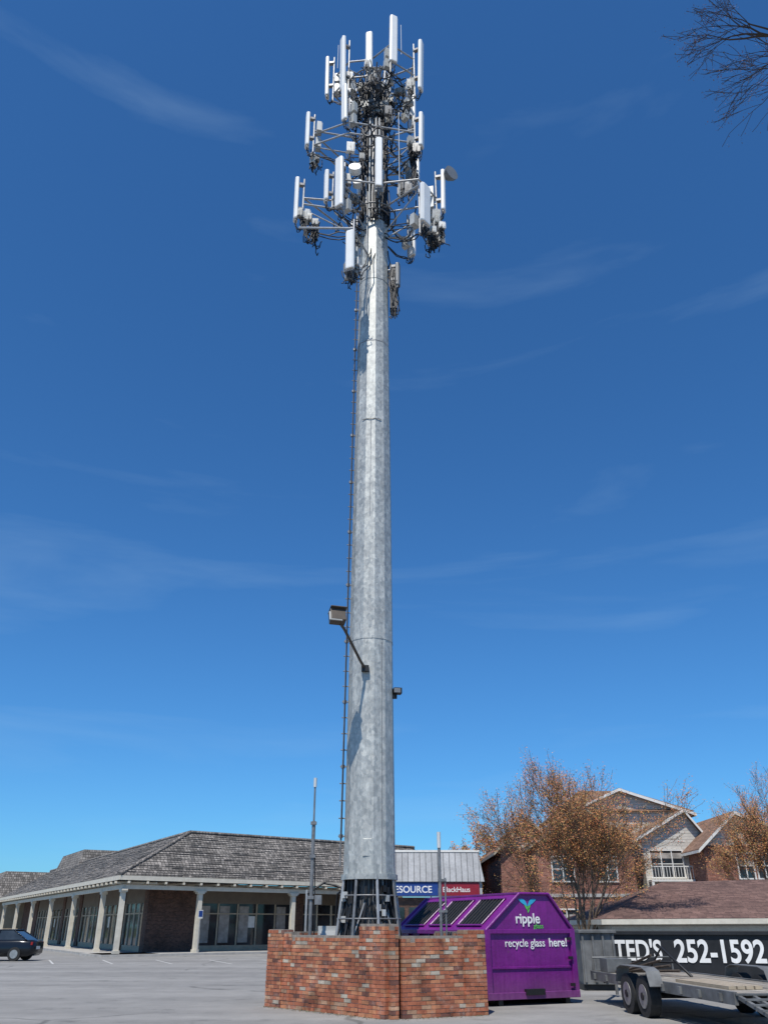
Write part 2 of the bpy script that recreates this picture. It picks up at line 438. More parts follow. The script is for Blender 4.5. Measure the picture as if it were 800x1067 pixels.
rb=empty('retail_store_building')
r=MB()
r.boxv((-.2,60.4,0),(6.6,0,0),(0,10,0),(0,0,3.3),'brownbrick')
r.idx([(-.5,60,4.25),(6.7,60,4.25),(6.7,70.6,4.25),(-.5,70.6,4.25),(0,60.5,6.15),(6.4,60.5,6.15),(6.4,70,6.15),(0,70,6.15)],[(0,1,5,4),(1,2,6,5),(2,3,7,6),(3,0,4,7),(4,5,6,7),(0,3,2,1)],'whitemetal')
r.boxv((-.1,60.44,6.1),(6.6,0,0),(0,.3,0),(0,0,.14),'white')
r.box((3.1,60.35,3.8),(6.9,.3,.9),'rru')
r.box((1.9,60.14,3.8),(3.4,.1,.8),'blue')
r.box((5.05,60.14,3.8),(2.6,.1,.8),'red')
for i in range(4): 
    r.box((.7+i*1.6,60.36,1.5),(1.3,.1,2.4),'glass')
r.build('walls_and_mansard',rb)
text('blue_sign_lettering','RESOURCE',(.35,60.08,3.58),(1,0,0),(0,0,1),.58,'txtwhite',rb,.008)
text('red_sign_lettering','BlackHaus',(3.9,60.08,3.62),(1,0,0),(0,0,1),.44,'txtwhite',rb,.004)

# ------------------------------------------------------------ parked car
car=empty('parked_car')
cx,cy=-20.15,48.2
b=MB()
st=[(-2.2,.35,.62,.70),(-2.12,.25,.80,.80),(-1.5,.2,.92,.86),(-.9,.2,.96,.88),(0,.2,.96,.89),(.9,.2,.97,.89),(1.5,.2,.98,.87),(2.0,.22,.95,.82),(2.2,.35,.85,.74)]
rings=[]
for x,z0,z1,hw in st:
    zm=(z0+z1)/2
    rings+= [(cx+x,cy-hw*.95,z0),(cx+x,cy-hw,zm*.9),(cx+x,cy-hw*.97,z1-.12),(cx+x,cy-hw*.86,z1),(cx+x,cy+hw*.86,z1),(cx+x,cy+hw*.97,z1-.12),(cx+x,cy+hw,zm*.9),(cx+x,cy+hw*.95,z0)]
n=8;fs=[]
for i in range(len(st)-1):
    for k in range(n): fs.append((i*n+k,i*n+(k+1)%n,(i+1)*n+(k+1)%n,(i+1)*n+k))
fs+=[tuple(range(n)),tuple(range((len(st)-1)*n,len(st)*n))]
b.idx(rings,fs,'carpaint',sm=True)
b.build('body',car)
b=MB()
bot=[(cx-1.2,cy-.78,.93),(cx+1.85,cy-.76,.96),(cx+1.85,cy+.76,.96),(cx-1.2,cy+.78,.93)]
top=[(cx-.4,cy-.58,1.40),(cx+1.05,cy-.58,1.40),(cx+1.05,cy+.58,1.40),(cx-.4,cy+.58,1.40)]
b.idx(bot+top,[(0,1,5,4),(1,2,6,5),(2,3,7,6),(3,0,4,7)],'glass')
b.build('windows',car)
b=MB()
b.boxv((cx-.45,cy-.6,1.40),(1.55,0,0),(0,1.2,0),(0,0,.045),'carpaint')
for x0,x1 in ((-1.2,-.4),(1.85,1.05),(.3,.35)):
    for s_ in (-1,1):
        b.tube([(cx+x0,cy+s_*.775,.95),(cx+x1,cy+s_*.59,1.41)],.035,'carpaint',5)
b.build('roof_and_pillars',car,.02)
b=MB()
for x in (-1.35,1.35):
    for s_ in (-1,1):
        b.tube([(cx+x,cy+s_*.68,.32),(cx+x,cy+s_*.9,.32)],.32,'rubber',20)
        b.tube([(cx+x,cy+s_*.88,.32),(cx+x,cy+s_*.915,.32)],.2,'rim',14)
b.build('wheels',car)
b=MB()
b.box((cx+2.13,cy-.62,.8),(.1,.3,.14),'lens'); b.box((cx+2.13,cy+.62,.8),(.1,.3,.14),'lens')
b.box((cx+2.2,cy,.6),(.03,.5,.14),'white')
b.build('tail_lamps',car)

# ------------------------------------------------------------ brick enclosure wall
def brick_panel(b,p0,p1,h,th):
    p0=V((*p0,0)); p1=V((*p1,0)); d=(p1-p0); ln=d.length; d.normalize(); n=V((d.y,-d.x,0))
    b.boxv(p0+d*.01-n*(th/2-.010),d*(ln-.02),n*(th-.020),Z3*(h-.02),'mortar')
    ch=.0725; rows=int(h/ch)
    for j in range(rows):
        off=-.11 if j%2 else 0
        x=off
        cap=(j==rows-1)
        L_=.1 if cap else .213
        while x<ln-.02:
            a=max(0,x); e=min(ln,x+L_-.010)
            if e-a>.03:
                t=random.random(); k=random.uniform(.78,1.2)
                if t<.55: c=(.43*k,.14*k,.07*k)
                elif t<.78: c=(.50*k,.205*k,.10*k)
                elif t<.87: c=(.20*k,.08*k,.055*k)
                elif t<.96: c=(.48*k,.28*k,.17*k)
                else: c=(.48*k,.41*k,.32*k)
                jn=random.uniform(-.005,.006); jz=random.uniform(-.002,.002)
                if not(cap and random.random()<.06):
                    b.boxv(p0+d*a-n*(th/2+jn)+Z3*(j*ch+.005+jz),d*(e-a),n*(th+2*jn),Z3*(ch-.010),'bricks',c)
            x+=L_
fence=empty('brick_wall')
A=(-2.50,21.3); B=(.12,18.45); C=(2.0,19.35)
def lerp(a,b,t): return (a[0]+(b[0]-a[0])*t,a[1]+(b[1]-a[1])*t)
b=MB()
brick_panel(b,lerp(A,B,.1),lerp(A,B,.93),1.44,.22); b.build('left_panel',fence)
b=MB(); brick_panel(b,lerp(B,C,.1),lerp(B,C,.85),1.44,.22); b.build('right_panel',fence)
b=MB()
def pier(P,Q,t0,t1,h,th): brick_panel(b,lerp(P,Q,t0),lerp(P,Q,t1),h,th)
pier(A,B,-.02,.125,1.55,.30)
pier(A,B,.80,1.0,1.66,.28)
pier(B,C,-.02,.06,1.655,.26)
pier(B,C,.78,1.02,1.55,.28)
pier(A,B,.124,.2,1.50,.24)
b.build('piers',fence)
b=MB()
D_=(A[0]+2.6,A[1]+3.6)
brick_panel(b,A,D_,1.5,.22)
brick_panel(b,C,(C[0]-.75,C[1]+4.6),1.5,.22)
b.build('side_panels',fence)
# dirt, leaves and weeds gathered at the wall foot
random.seed(99)
b=MB()
for (P,Q,cnt) in ((A,B,420),(B,C,200)):
    P3=V((*P,0)); Q3=V((*Q,0)); d=(Q3-P3); nn_=V((d.y,-d.x,0)).normalized()
    if nn_.y>0: nn_=-nn_
    for k in range(cnt):
        c=P3+d*random.random()+nn_*(.16+abs(random.gauss(0,.10)))+Z3*random.uniform(.006,.02)
        u=V((random.gauss(0,1),random.gauss(0,1),random.gauss(0,.4))).normalized(); w_=u.cross(Z3).normalized(); s=random.uniform(.008,.024)
        b.face([c-u*s,c+w_*s*.6,c+u*s,c-w_*s*.6],'buds',random.choice(((.2,.12,.06),(.12,.08,.04),(.28,.2,.12),(.07,.10,.03))))
b.build('leaf_litter',None,recalc=False)
random.seed(8)

# ------------------------------------------------------------ tower
tx,ty=-.356,22.0
tower=empty('monopole_cell_tower')
def rad(z): return .645+(.488-.645)*(z-2.65)/(24.3-2.65)
b=MB()
zs=[2.65,8.6,15.7,21.5,24.3]
nf=12; rot0=math.radians(9)
def ring(z,r): return [(tx+r*math.cos(rot0+2*math.pi*k/nf),ty+r*math.sin(rot0+2*math.pi*k/nf),z) for k in range(nf)]
for i in range(4):
    z0,z1=zs[i],zs[i+1]
    e=.006 if i in(1,3) else 0
    r0,r1=rad(z0)+e,rad(z1)+e
    b.idx(ring(z0,r0)+ring(z1,r1),[(k,(k+1)%nf,nf+(k+1)%nf,nf+k) for k in range(nf)]+[tuple(range(nf-1,-1,-1)),tuple(range(nf,2*nf))],'galv')
for z in (8.6,18.8,21.5):
    b.idx(ring(z-.012,rad(z)+.010)+ring(z+.012,rad(z)+.010),[(k,(k+1)%nf,nf+(k+1)%nf,nf+k) for k in range(nf)],'seam' if z==18.8 else 'galv')
b.idx(ring(2.60,.70)+ring(2.72,.70),[(k,(k+1)%nf,nf+(k+1)%nf,nf+k) for k in range(nf)]+[tuple(range(nf)),tuple(range(nf,2*nf))],'galv')
b.build('pole_shaft',tower)
b=MB()
for a,z0,z1 in ((-95,12.3,15.7),(-60,2.7,8.5),(-115,15.8,21.3),(-75,8.7,12.2)):
    aa=math.radians(a)
    p=[(tx+(rad(z)*.972+.002)*math.cos(aa),ty+(rad(z)*.972+.002)*math.sin(aa),z) for z in (z0,z1)]
    b.tube(p,.008,'seam',4)
# half ring at the upper lap joint
b.tube([(tx+(rad(15.7)+.012)*math.cos(math.radians(t)),ty+(rad(15.7)+.012)*math.sin(math.radians(t)),15.7+.0*t) for t in range(-125,-60,8)],.012,'seam',4)
b.build('weld_seams',tower)
b=MB()
b.tube([(tx,ty,0),(tx,ty,2.62)],[.46,.46],'galv_dk',16)
for k in range(90):
    a=random.uniform(0,2*math.pi); r1=random.uniform(.48,.60); r2=random.uniform(.58,1.02)
    c,s_=math.cos(a),math.sin(a)
    a2=a+random.uniform(-.35,.35)
    pts=[(tx+r1*c,ty+r1*s_,2.62),(tx+(r1+.02)*c,ty+(r1+.02)*s_,2.1),(tx+(r1+r2)/2*math.cos(a2),ty+(r1+r2)/2*math.sin(a2),1.45),(tx+r2*math.cos(a2),ty+r2*math.sin(a2),.5),(tx+r2*math.cos(a2),ty+r2*math.sin(a2),0)]
    b.tube(pts,random.choice((.016,.022,.03)),'cable' if k%6 else 'pipe',6)
b.build('base_cables',tower)
b=MB()
for k in range(8):
    a=2*math.pi*k/8+.3; c,s_=math.cos(a),math.sin(a)
    b.tube([(tx+.64*c,ty+.64*s_,2.6),(tx+.95*c,ty+.95*s_,.24)],.04,'galv_dk' if k%2 else 'pipe',6)
for z,rr in ((2.25,.68),(1.75,.76)):
    b.tube([(tx+rr*math.cos(t*math.pi/12),ty+rr*math.sin(t*math.pi/12),z) for t in range(25)],.02,'galv_dk',6)
for k in range(10):
    a=random.uniform(math.pi*.95,math.pi*2.05); b.box((tx+.66*math.cos(a),ty+.66*math.sin(a),random.uniform(1.7,2.4)),(.10,.08,.14),random.choice(('rru','black','radome2')),a)
b.build('base_bracing',tower)
b=MB()
b.box((tx,ty,.12),(2.2,2.2,.24),'concrete'); b.tube([(tx,ty,.24),(tx,ty,.3)],.85,'galv_dk',24)
b.build('base_plate',tower)
b=MB()
aa=math.radians(188)
def cp(z,o=0,da=0):
    r=rad(z)+.085+o
    return (tx+r*math.cos(aa+da),ty+r*math.sin(aa+da),z)
b.tube([cp(2.9),cp(24.5)],.024,'galv_dk',6)
b.tube([cp(3.5,.0,.1),cp(25,.0,.1)],.018,'cable',6)
z=3.6
k=0
while z<24.3:
    b.tube([cp(z,-.1),cp(z,.07)],.016,'galv_dk',5)
    if k%4==0: b.box(cp(z,.0),(.10,.08,.08),'galv_dk')
    k+=1; z+=.42
b.build('climbing_pegs_and_conduit',tower)
b=MB()
b.box((tx-.05,ty-.615,3.3),(.22,.03,.4),'galv')
b.build('access_plate',tower,.01)

up=MB()
up.tube([(tx,ty,24.2),(tx,ty,33.0)],[.34,.26],'galv_dk',14)
for z in (24.6,26.3,28.9,31.6):
    up.tube([(tx,ty,z-.15),(tx,ty,z+.15)],.42,'galv_dk',14)
up.build('upper_pole',tower)
cb=MB()
for k in range(75):
    a=random.uniform(0,2*math.pi); r_=random.uniform(.34,.52)
    z0=24.2+random.uniform(-.1,.2); z1=random.uniform(25.5,32.8)
    pts=[]; z=z0
    while z<z1:
        rr=r_+random.uniform(-.03,.07); a+=random.uniform(-.08,.08)
        pts.append((tx+rr*math.cos(a),ty+rr*math.sin(a),z)); z+=.6
    if len(pts)>2: cb.tube(pts,random.choice((.018,.026,.034)),'cable' if random.random()<.9 else 'pipe',5)
for a in (250,275,290):
    a=math.radians(a); cb.tube([(tx+.52*math.cos(a),ty+.52*math.sin(a),z) for z in (24.3,26,28,29.6)],.03,'radome2',6)

AX=V((tx,ty,0))
def sag(p,q,drop,n=8,r=.013,jit=.05,mat='cable'):
    p=V(p);q=V(q); pts=[]
    for i in range(n+1):
        t=i/n; v=p.lerp(q,t); v.z-=drop*4*t*(1-t)
        if 0<i<n: v+=V((random.uniform(-jit,jit),random.uniform(-jit,jit),random.uniform(-jit,jit)))
        pts.append(v)
    cb.tube(pts,r,mat,5)
ants=MB(); mounts=MB(); radios=MB()
def antenna(x,y,zt,zb,wd=.30,mat='radome',radio=True,hub=None,dp=.15):
    p=V((x,y,0)); o=(p-AX); o.normalize()
    t=V((-o.y,o.x,0)); 
    h=zt-zb; c=p+o*.12
    tilt=random.uniform(.005,.04)
    sec=[(-.5,-.3),(-.38,-.5),(.38,-.5),(.5,-.3),(.5,.2),(.34,.5),(-.34,.5),(-.5,.2)]
    lay=[(zb,.92),(zb+.04,1),(zt-.04,1),(zt,.92)]
    vs=[]
    for zz,s_ in lay:
        for a,bb in sec: vs.append(c+t*a*wd*s_+o*(bb*dp*s_+(zz-zb)*tilt)+Z3*zz)
    fs=[]
    for i in range(3):
        for k in range(8): fs.append((i*8+k,i*8+(k+1)%8,(i+1)*8+(k+1)%8,(i+1)*8+k))
    fs+=[tuple(range(8)),tuple(range(24,32))]
    ants.idx(vs,fs,mat)
    q=p-o*.12
    mounts.tube([q+Z3*(zb-.35),q+Z3*(zt+.05)],.038,'pipe',8)
    for zz in (zb+.25*h,zb+.85*h):
        mounts.boxv(q-t*.07+Z3*zz,t*.14,o*.2,Z3*.1,'galv_dk')
    for i in range(4):
        s0=c+t*(-.09+.06*i)*wd/.3+Z3*zb
        cb.tube([s0,s0-Z3*.1],.018,'rim',6)
        if hub:
            e=V(hub)+V((random.uniform(-.1,.1),random.uniform(-.1,.1),random.uniform(-.2,.2)))
            sag(s0-Z3*.1,q+Z3*(zb-.3)+t*random.uniform(-.12,.12),.25,6,.016,.04)
            if i<3: sag(q+Z3*(zb-.3),e,random.uniform(.1,.5),8,.02,.06)
    if radio:
        for dz in ((.1,) if random.random()<.4 else (.1,.75)):
            rc=q-o*.16+Z3*(zb+dz)+t*random.uniform(-.1,.1)
            radios.boxv(rc-t*.15-o*.09,t*.3,o*.17,Z3*.48,'rru')
            for f in range(6):
                radios.boxv(rc-t*.14+t*f*.052-o*.125,t*.012,o*.035,Z3*.44,'rru')
    return q
def arm(q,z,hubr=.4,r=.035):
    o=(V((q[0],q[1],0))-AX); o.normalize()
    mounts.tube([AX+o*hubr+Z3*z,V((q[0],q[1],z))],r,'pipe',8)
T1=[(.31,20.6,34.2,31.5,.33),(1.32,21.3,33.8,30.9,.33),(-.56,21.25,34.2,32.0,.28),(-1.52,21.4,34.2,31.1,.32),(-2.2,22.2,34.2,31.8,.30),(.08,22.9,34.4,32.7,.34),(-1.25,23.3,33.6,31.6,.3),(1.1,23.1,33.2,31.2,.3)]
q1=[antenna(x,y,a,c,wd,hub=(tx,ty,31)) for x,y,a,c,wd in T1]
for q in q1: arm(q,32.4); 
T2=[(-1.4,20.9,30.5,28.6,.26),(-2.8,21.5,29.75,27.95,.32),(1.29,21.4,29.6,27.8,.30),(-.9,23.7,29.9,28,.3),(1.2,23.4,29.6,28.0,.3)]
q2=[antenna(x,y,a,c,wd,hub=(tx,ty,27.6)) for x,y,a,c,wd in T2]
for q in q2: arm(q,28.9); arm(q,28.0,.4,.025)
T3=[(-3.05,21.5,26.2,24.15,.32),(-2.0,21.6,26.7,25.2,.3),(-1.48,20.6,26.1,23.8,.34),(-.2,20.75,27.3,24.9,.26),(1.32,20.6,24.75,23.0,.50),(2.02,21.5,26.6,24.6,.28),(-1.1,23.6,26.5,24.6,.3),(1.0,23.5,26.4,24.5,.3)]
q3=[antenna(x,y,a,c,wd,hub=(tx,ty,24.3)) for x,y,a,c,wd in T3]
for q in q3: arm(q,25.0,.5)
q4=antenna(-1.06,20.25,22.2,20.6,.30,hub=(tx,ty-.5,22.8))
mounts.tube([q4+Z3*23.0,q4+Z3*20.3],.038,'pipe',8); arm(q4,22.5,.5)
mounts.tube([q4+Z3*22.6,V((-3.0,21.4,23.7))],.04,'pipe',8)
o5=antenna(.36,21.85,22.4,21.4,.22,'dish',False,hub=(tx+.4,ty,23)); radios.box((.33,21.9,20.8),(.25,.25,.8),'black'); radios.box((.33,21.9,21.9),(.2,.2,.9),'black')
for i in range(22): sag((.33+random.uniform(-.14,.14),21.8,21.5+random.uniform(-.5,.8)),(.36+random.uniform(-.12,.12),21.85,19.95+random.uniform(0,.6)),-.0,6,.02,.1)
arm((.3,21.9),22.2,.45)
def rail(qs,z,r=.035):
    for a,c in zip(qs,qs[1:]): mounts.tube([V((a[0],a[1],z)),V((c[0],c[1],z))],r,'pipe',8)
def order(qs): return sorted(qs,key=lambda q: math.atan2(q[1]-ty,q[0]-tx))
for qs,zz in ((q1,(32.9,31.9)),(q2,(28.7,28.1)),(q3,(25.3,))):
    oq=order(qs); oq=oq+[oq[0]]
    for z in zz: rail(oq,z)
for q,z in [(q,31.9) for q in q1]+[(q,28.1) for q in q2]+[(q,24.7) for q in q3]:
    if random.random()<.8:
        o=(V((q[0],q[1],0))-AX).normalized()
        mounts.tube([AX+o*.4+Z3*(z-1.0),V((q[0],q[1],z))-o*.1],.025,'pipe',6)
for z,R in ((31.7,1.15),(28.0,1.0),(24.75,.8)):
    n=18
    for rr in (.55,R):
        pts=[(tx+rr*math.cos(2*math.pi*k/n),ty+rr*math.sin(2*math.pi*k/n),z) for k in range(n+1)]
        mounts.tube(pts,.03,'galv_dk',6)
    for k in range(12):
        a=2*math.pi*k/12
        mounts.tube([(tx+.4*math.cos(a),ty+.4*math.sin(a),z),(tx+R*math.cos(a),ty+R*math.sin(a),z)],.02,'galv_dk',5)
def cluster(x,y,z,n,sp=.3,mat='rru'):
    for i in range(n):
        px,py,pz=x+random.uniform(-sp,sp),y+random.uniform(-sp,sp),z+random.uniform(-sp*1.6,sp*1.6)
        rz=random.uniform(-.6,.6); sx,sz=random.uniform(.16,.32),random.uniform(.25,.5)
        radios.box((px,py,pz),(sx,.16,sz),random.choice((mat,'radome','rru','galv_dk')),rz)
        for f in range(5): radios.box((px-sx/2+sx*(f+.5)/5,py-.1,pz),(.01,.04,sz*.9),mat,0)
        sag((px,py,pz-sz/2),(px+random.uniform(-.3,.3),py+random.uniform(-.1,.2),pz+random.uniform(-.7,.5)),.35,7,.018,.05)
        sag((px,py,pz-sz/2),(px+random.uniform(-.2,.2),py,pz-sz/2+.05),.45,7,.016,.05)
        sag((px,py-.1,pz),(px+random.uniform(-.3,.3),py-.1,pz-random.uniform(.2,.7)),.2,6,.016,.07)
cluster(-2.75,21.6,24.1,7); cluster(1.7,21.3,23.3,13,.38,'radome'); cluster(1.9,21.6,24.2,5,.3); cluster(-2.6,21.8,27.8,4,.2)
cluster(.8,21.6,25.9,4,.2,'dish'); cluster(-1.0,21.3,27.0,3,.3); cluster(-.2,21.4,31.2,9,.7,'dish'); cluster(-1.3,21.6,31.6,5,.35); cluster(.9,21.6,31.0,5,.35)
cluster(-1.05,20.5,21.0,6,.18,'dish'); cluster(1.1,21.5,28.0,4,.2,'dish'); cluster(-1.2,21.2,25.4,4,.25); cluster(-.3,21.6,29.8,6,.5,'dish')
ants.tube([(-1.05,21.0,26.0),(-1.05,20.75,26.05)],.22,'radome',20)
ants.tube([(-.95,21.05,25.35),(-.95,20.85,25.4)],.17,'radome2',20)
ants.tube([(2.3,21.5,26.35),(2.42,21.38,26.35),(2.5,21.28,26.35)],[.16,.27,.29],'dish',20)
mounts.tube([(2.02,21.6,26.35),(2.3,21.5,26.35)],.04,'pipe',8)
for k in range(130):
    tier=random.choice(((31.4,1.5),(31.2,1.2),(28.2,1.5),(24.9,1.6),(31.9,1.4),(30.2,.9),(29.2,.9),(30.6,1.2)))
    a=random.uniform(0,6.28); a2=a+random.uniform(-.8,.8); R=random.uniform(.5,tier[1]); R2=random.uniform(.4,tier[1])
    sag((tx+R*math.cos(a),ty+R*math.sin(a),tier[0]+random.uniform(-.2,.5)),(tx+R2*math.cos(a2),ty+R2*math.sin(a2),tier[0]+random.uniform(-.8,.6)),random.uniform(.1,.7),8,random.choice((.018,.024,.03)),.06)
for k in range(14):
    sag((1.1+random.uniform(-.12,.12),21.6,28.4),(1.15+random.uniform(-.14,.14),21.7,26.3+random.uniform(-.3,.5)),0,8,.022,.08)
for k in range(12): sag((-2.9,21.5,24.3),(-2.5+random.uniform(-.1,.2),21.6,24.2),random.uniform(.5,1.2),9,.02,.05)
for k in range(16): sag((1.5+random.uniform(-.2,.2),21,23.4),(1.9+random.uniform(-.2,.2),21.4,23.6),random.uniform(.4,1.2),9,.02,.05)
mounts.tube([(.55,20.8,24.6),(.55,20.8,29.0)],.014,'radome2',6)
mounts.tube([(-.6,21.5,22.6),(-.6,21.5,25.6)],.02,'pipe',6)
mounts.tube([(.7,21.2,33),(.7,21.2,34.9)],.012,'radome2',6)
mounts.tube([(-1.9,21.8,33),(-1.9,21.8,34.5)],.012,'radome2',6)
ants.build('panel_antennas',tower); mounts.build('antenna_mounts',tower); radios.build('radio_units',tower); cb.build('cables',tower)

fl=empty('flood_light')
b=MB()
b.box((-.5,21.36,7.72),(.2,.12,.16),'black')
b.tube([(-.5,21.38,7.72),(-.62,21.1,7.85),(-1.02,20.3,8.45),(-1.12,20.15,8.55)],.038,'lampbody',8)
b.build('arm',fl)
b=MB()
b.box((-1.2,20.1,8.72),(.40,.26,.34),'lampbody',.3,rx=-.35)
b.box((-1.23,19.955,8.69),(.34,.03,.27),'lampglass',.3,rx=-.35)
b.box((-1.2,20.14,8.91),(.44,.36,.03),'lampbody',.3,rx=-.35)
b.build('lamp_head',fl,.01)
fl=empty('flood_light')
b=MB()
b.box((.36,21.9,7.25),(.22,.2,.16),'black',.2); b.box((.28,21.95,7.12),(.14,.1,.12),'black'); b.box((.36,21.78,7.24),(.18,.02,.12),'dish',.2)
b.build('lamp_head',fl,.01)

m1=empty('equipment_mast'); b=MB()
b.tube([(-1.72,21.4,0),(-1.72,21.4,3.9)],.045,'galv_dk',10); b.tube([(-1.72,21.4,3.9),(-1.72,21.4,4.75)],.022,'galv_dk',8)
b.tube([(-1.72,21.4,4.7),(-1.72,21.4,4.92)],.04,'radome2',8)
for z in (2.2,3.1,3.85): b.box((-1.72,21.38,z),(.14,.1,.07),'galv_dk')
b.tube([(-1.66,21.4,.2),(-1.62,21.38,1.5),(-1.66,21.4,3.1)],.014,'cable',5)
b.box((-1.55,21.4,2.15),(.16,.1,.2),'galv_dk')
b.build('mast',m1)
m1=empty('equipment_mast'); b=MB()
b.tube([(1.3,20.9,0),(1.3,20.9,3.3)],.035,'galv_dk',10); b.tube([(1.3,20.9,3.25),(1.3,20.9,3.6)],.045,'radome2',10)
b.tube([(1.42,20.9,0),(1.42,20.9,2.6)],.02,'galv_dk',8)
for z in (1.9,2.55): b.box((1.35,20.9,z),(.2,.07,.05),'galv_dk')
b.build('mast',m1)
eq=empty('equipment_cabinet'); b=MB()
b.box((-1.2,22.6,.85),(.8,.5,1.5),'rru'); b.box((-1.2,22.33,.85),(.7,.03,1.3),'radome2'); b.box((-.95,22.3,1.0),(.04,.04,.2),'black')
b.tube([(-1.9,22.3,2.3),(-1.5,22.3,2.55),(-1.2,22.4,2.5),(-.8,22.2,2.35)],.03,'cable',6)
b.tube([(-1.9,22.3,0),(-1.9,22.3,2.4)],.03,'pipe',8)
b.tube([(-1.2,22.6,1.55),(-1.15,22.4,2.3),(-.9,22.1,2.5)],.03,'cable',6)
b.build('cabinet',eq)

# ------------------------------------------------------------ purple dumpster
dm=empty('recycling_dumpster')
ang=math.radians(25); ex=V((math.cos(ang),math.sin(ang),0)); ln=V((-math.sin(ang),math.cos(ang),0)); nn=-ln
O=V((2.32,21.15,0)); W=2.42; LEN=4.7
prof=[(0,.12),(W,.12),(W,1.52),(W-.62,2.28),(W*.40,2.28),(0,1.50)]
def dp_(s,z,l): return O+ex*s+Z3*z+ln*l
b=MB()
vs=[dp_(s,z,0) for s,z in prof]+[dp_(s,z,LEN) for s,z in prof]
b.idx(vs,[(0,1,2,3,4,5),(11,10,9,8,7,6)]+[(i,(i+1)%6,6+(i+1)%6,6+i) for i in range(6)],'purple')
b.build('body',dm,.02)
b=MB()
def rib(s,z,ds,dz,l0,l1):
    b.boxv(dp_(s,z,l0),ex*ds,Z3*dz,ln*(l1-l0),'purple')
rib(-.04,.12,.14,1.40,-.06,0.1); rib(W-.10,.12,.14,1.42,-.06,.1)
rib(-.04,.12,W+.08,.14,-.07,0); rib(-.02,1.44,W+.04,.09,-.055,0); 
rib(.1,.72,W-.2,.05,-.03,0)
for (s0,z0),(s1,z1) in ((prof[5],prof[4]),(prof[4],prof[3]),(prof[3],prof[2])):
    b.tube([dp_(s0,z0+.01,-.03),dp_(s1,z1+.01,-.03)],.035,'purple',6)
    b.tube([dp_(s0,z0+.01,LEN),dp_(s1,z1+.01,LEN)],.035,'purple',6)
for k in range(8):
    l=.25+k*(LEN-.5)/7
    rib(-.07,.12,.07,1.36,l-.05,l+.05); rib(W,.12,.07,1.36,l-.05,l+.05)
rib(-.09,1.42,.1,.1,0,LEN); rib(W-.01,1.42,.1,.1,0,LEN)
rib(W*.40-.02,2.27,.06,.05,0,LEN)
b.build('ribs',dm,.008)
b=MB()
def slope(side,t,l,o):
    if side==0: s=0+t*(W*.40); z=1.50+t*.78; nrm=(-ex*.78+Z3*W*.40).normalized()
    else: s=W-t*.62; z=1.52+t*.76; nrm=(ex*.76+Z3*.62).normalized()
    return dp_(s,z,l)+nrm*o
for side in (0,1):
    for k in range(3):
        l0=.35+k*1.45
        a=[slope(side,.14,l0,.012),slope(side,.14,l0+1.1,.012),slope(side,.84,l0+1.1,.012),slope(side,.84,l0,.012)]
        b.face(a,'black')
        for j in range(8):
            l=l0+j*1.1/7
            b.tube([slope(side,.12,l,.03),slope(side,.86,l,.03)],.012,'rubber' if j%7 else 'purple',4)
        for t in (.12,.86): b.tube([slope(side,t,l0-.03,.03),slope(side,t,l0+1.13,.03)],.026,'purple',5)
b.build('slot_openings',dm)
b=MB()
for s in (.25,W-.35):
    b.boxv(dp_(s,0,-.02),ex*.12,Z3*.13,ln*LEN,'black')
for s in (.3,W-.3):
    for l in (.2,LEN-.3):
        c=dp_(s,.09,l); b.tube([c-ex*.1,c+ex*.1],.09,'black',12)
b.boxv(dp_(.95,.2,-.12),ex*.5,Z3*.12,ln*.1,'black')
for z in (.35,.9,1.3): b.boxv(dp_(W-.2,z,-.1),ex*.1,Z3*.06,ln*.06,'black')
b.build('skids_and_hooks',dm)
text('recycle_lettering','recycle glass',dp_(.50,1.17,-.012),ex,Z3,.235,'txtwhite',dm,.001,sx=.95)
text('here_lettering','here!',dp_(1.72,1.17,-.012),ex,Z3,.25,'txtwhite',dm,.004)
text('name_lettering','ripple',dp_(.83,1.66,-.012),ex,Z3,.30,'txtwhite',dm,.005)
text('glass_lettering','glass',dp_(1.33,1.55,-.012),ex,Z3,.15,'txtgreen',dm,.001)
b=MB()
def leaf(c,ang_,l,wd,mat):
    pts=[]
    for i in range(13):
        t=i/12*2
        if t<=1: x=t*l; y=wd*math.sin(math.pi*t)
        else: x=(2-t)*l; y=-wd*.25*math.sin(math.pi*(2-t))
        pts.append(dp_(c[0]+x*math.cos(ang_)-y*math.sin(ang_),c[1]+x*math.sin(ang_)+y*math.cos(ang_),-.010))
    b.face(pts[:-1],mat)
cc=(1.20,2.02)
leaf(cc,math.radians(30),.30,.08,'txtblue'); leaf(cc,math.radians(150),.30,-.08,'txtblue')
leaf((1.2,1.92),math.radians(55),.16,.04,'txtgreen'); leaf((1.2,1.92),math.radians(125),.16,-.04,'txtgreen'); leaf((1.20,2.03),math.radians(-90),.16,.05,'txtgreen')
b.build('leaf_logo',dm,recalc=False)

# ------------------------------------------------------------ flatbed trailer
tr=empty('flatbed_trailer')
ax=V((.10,-.995,0)); sdv=V((.995,.10,0))
F=V((4.98,22.6,0)); DL=8.6; DW=2.1; DZ=.62
def tp(l,s,z): return F+ax*l+sdv*s+Z3*z
b=MB()
for k in range(14):
    s0=.06+k*(DW-.12)/14
    gcol=random.choice(((.30,.26,.21),(.26,.23,.19),(.34,.31,.26)))
    l=0
    while l<DL-1.4:
        l2=min(DL-1.4,l+random.choice((2.4,3.6,4.8)))
        kk=random.uniform(.75,1.2)
        b.boxv(tp(l,s0,DZ-.04+random.uniform(-.003,.003)),ax*(l2-l-.008),sdv*((DW-.12)/14-.012),Z3*.04,'planks',tuple(c*kk for c in gcol)); l=l2
b.build('deck',tr)
b=MB()
for s in (-.02,DW-.04): 
    b.boxv(tp(0,s,DZ-.17),ax*(DL-1.4),sdv*.06,Z3*.19,'greysteel')
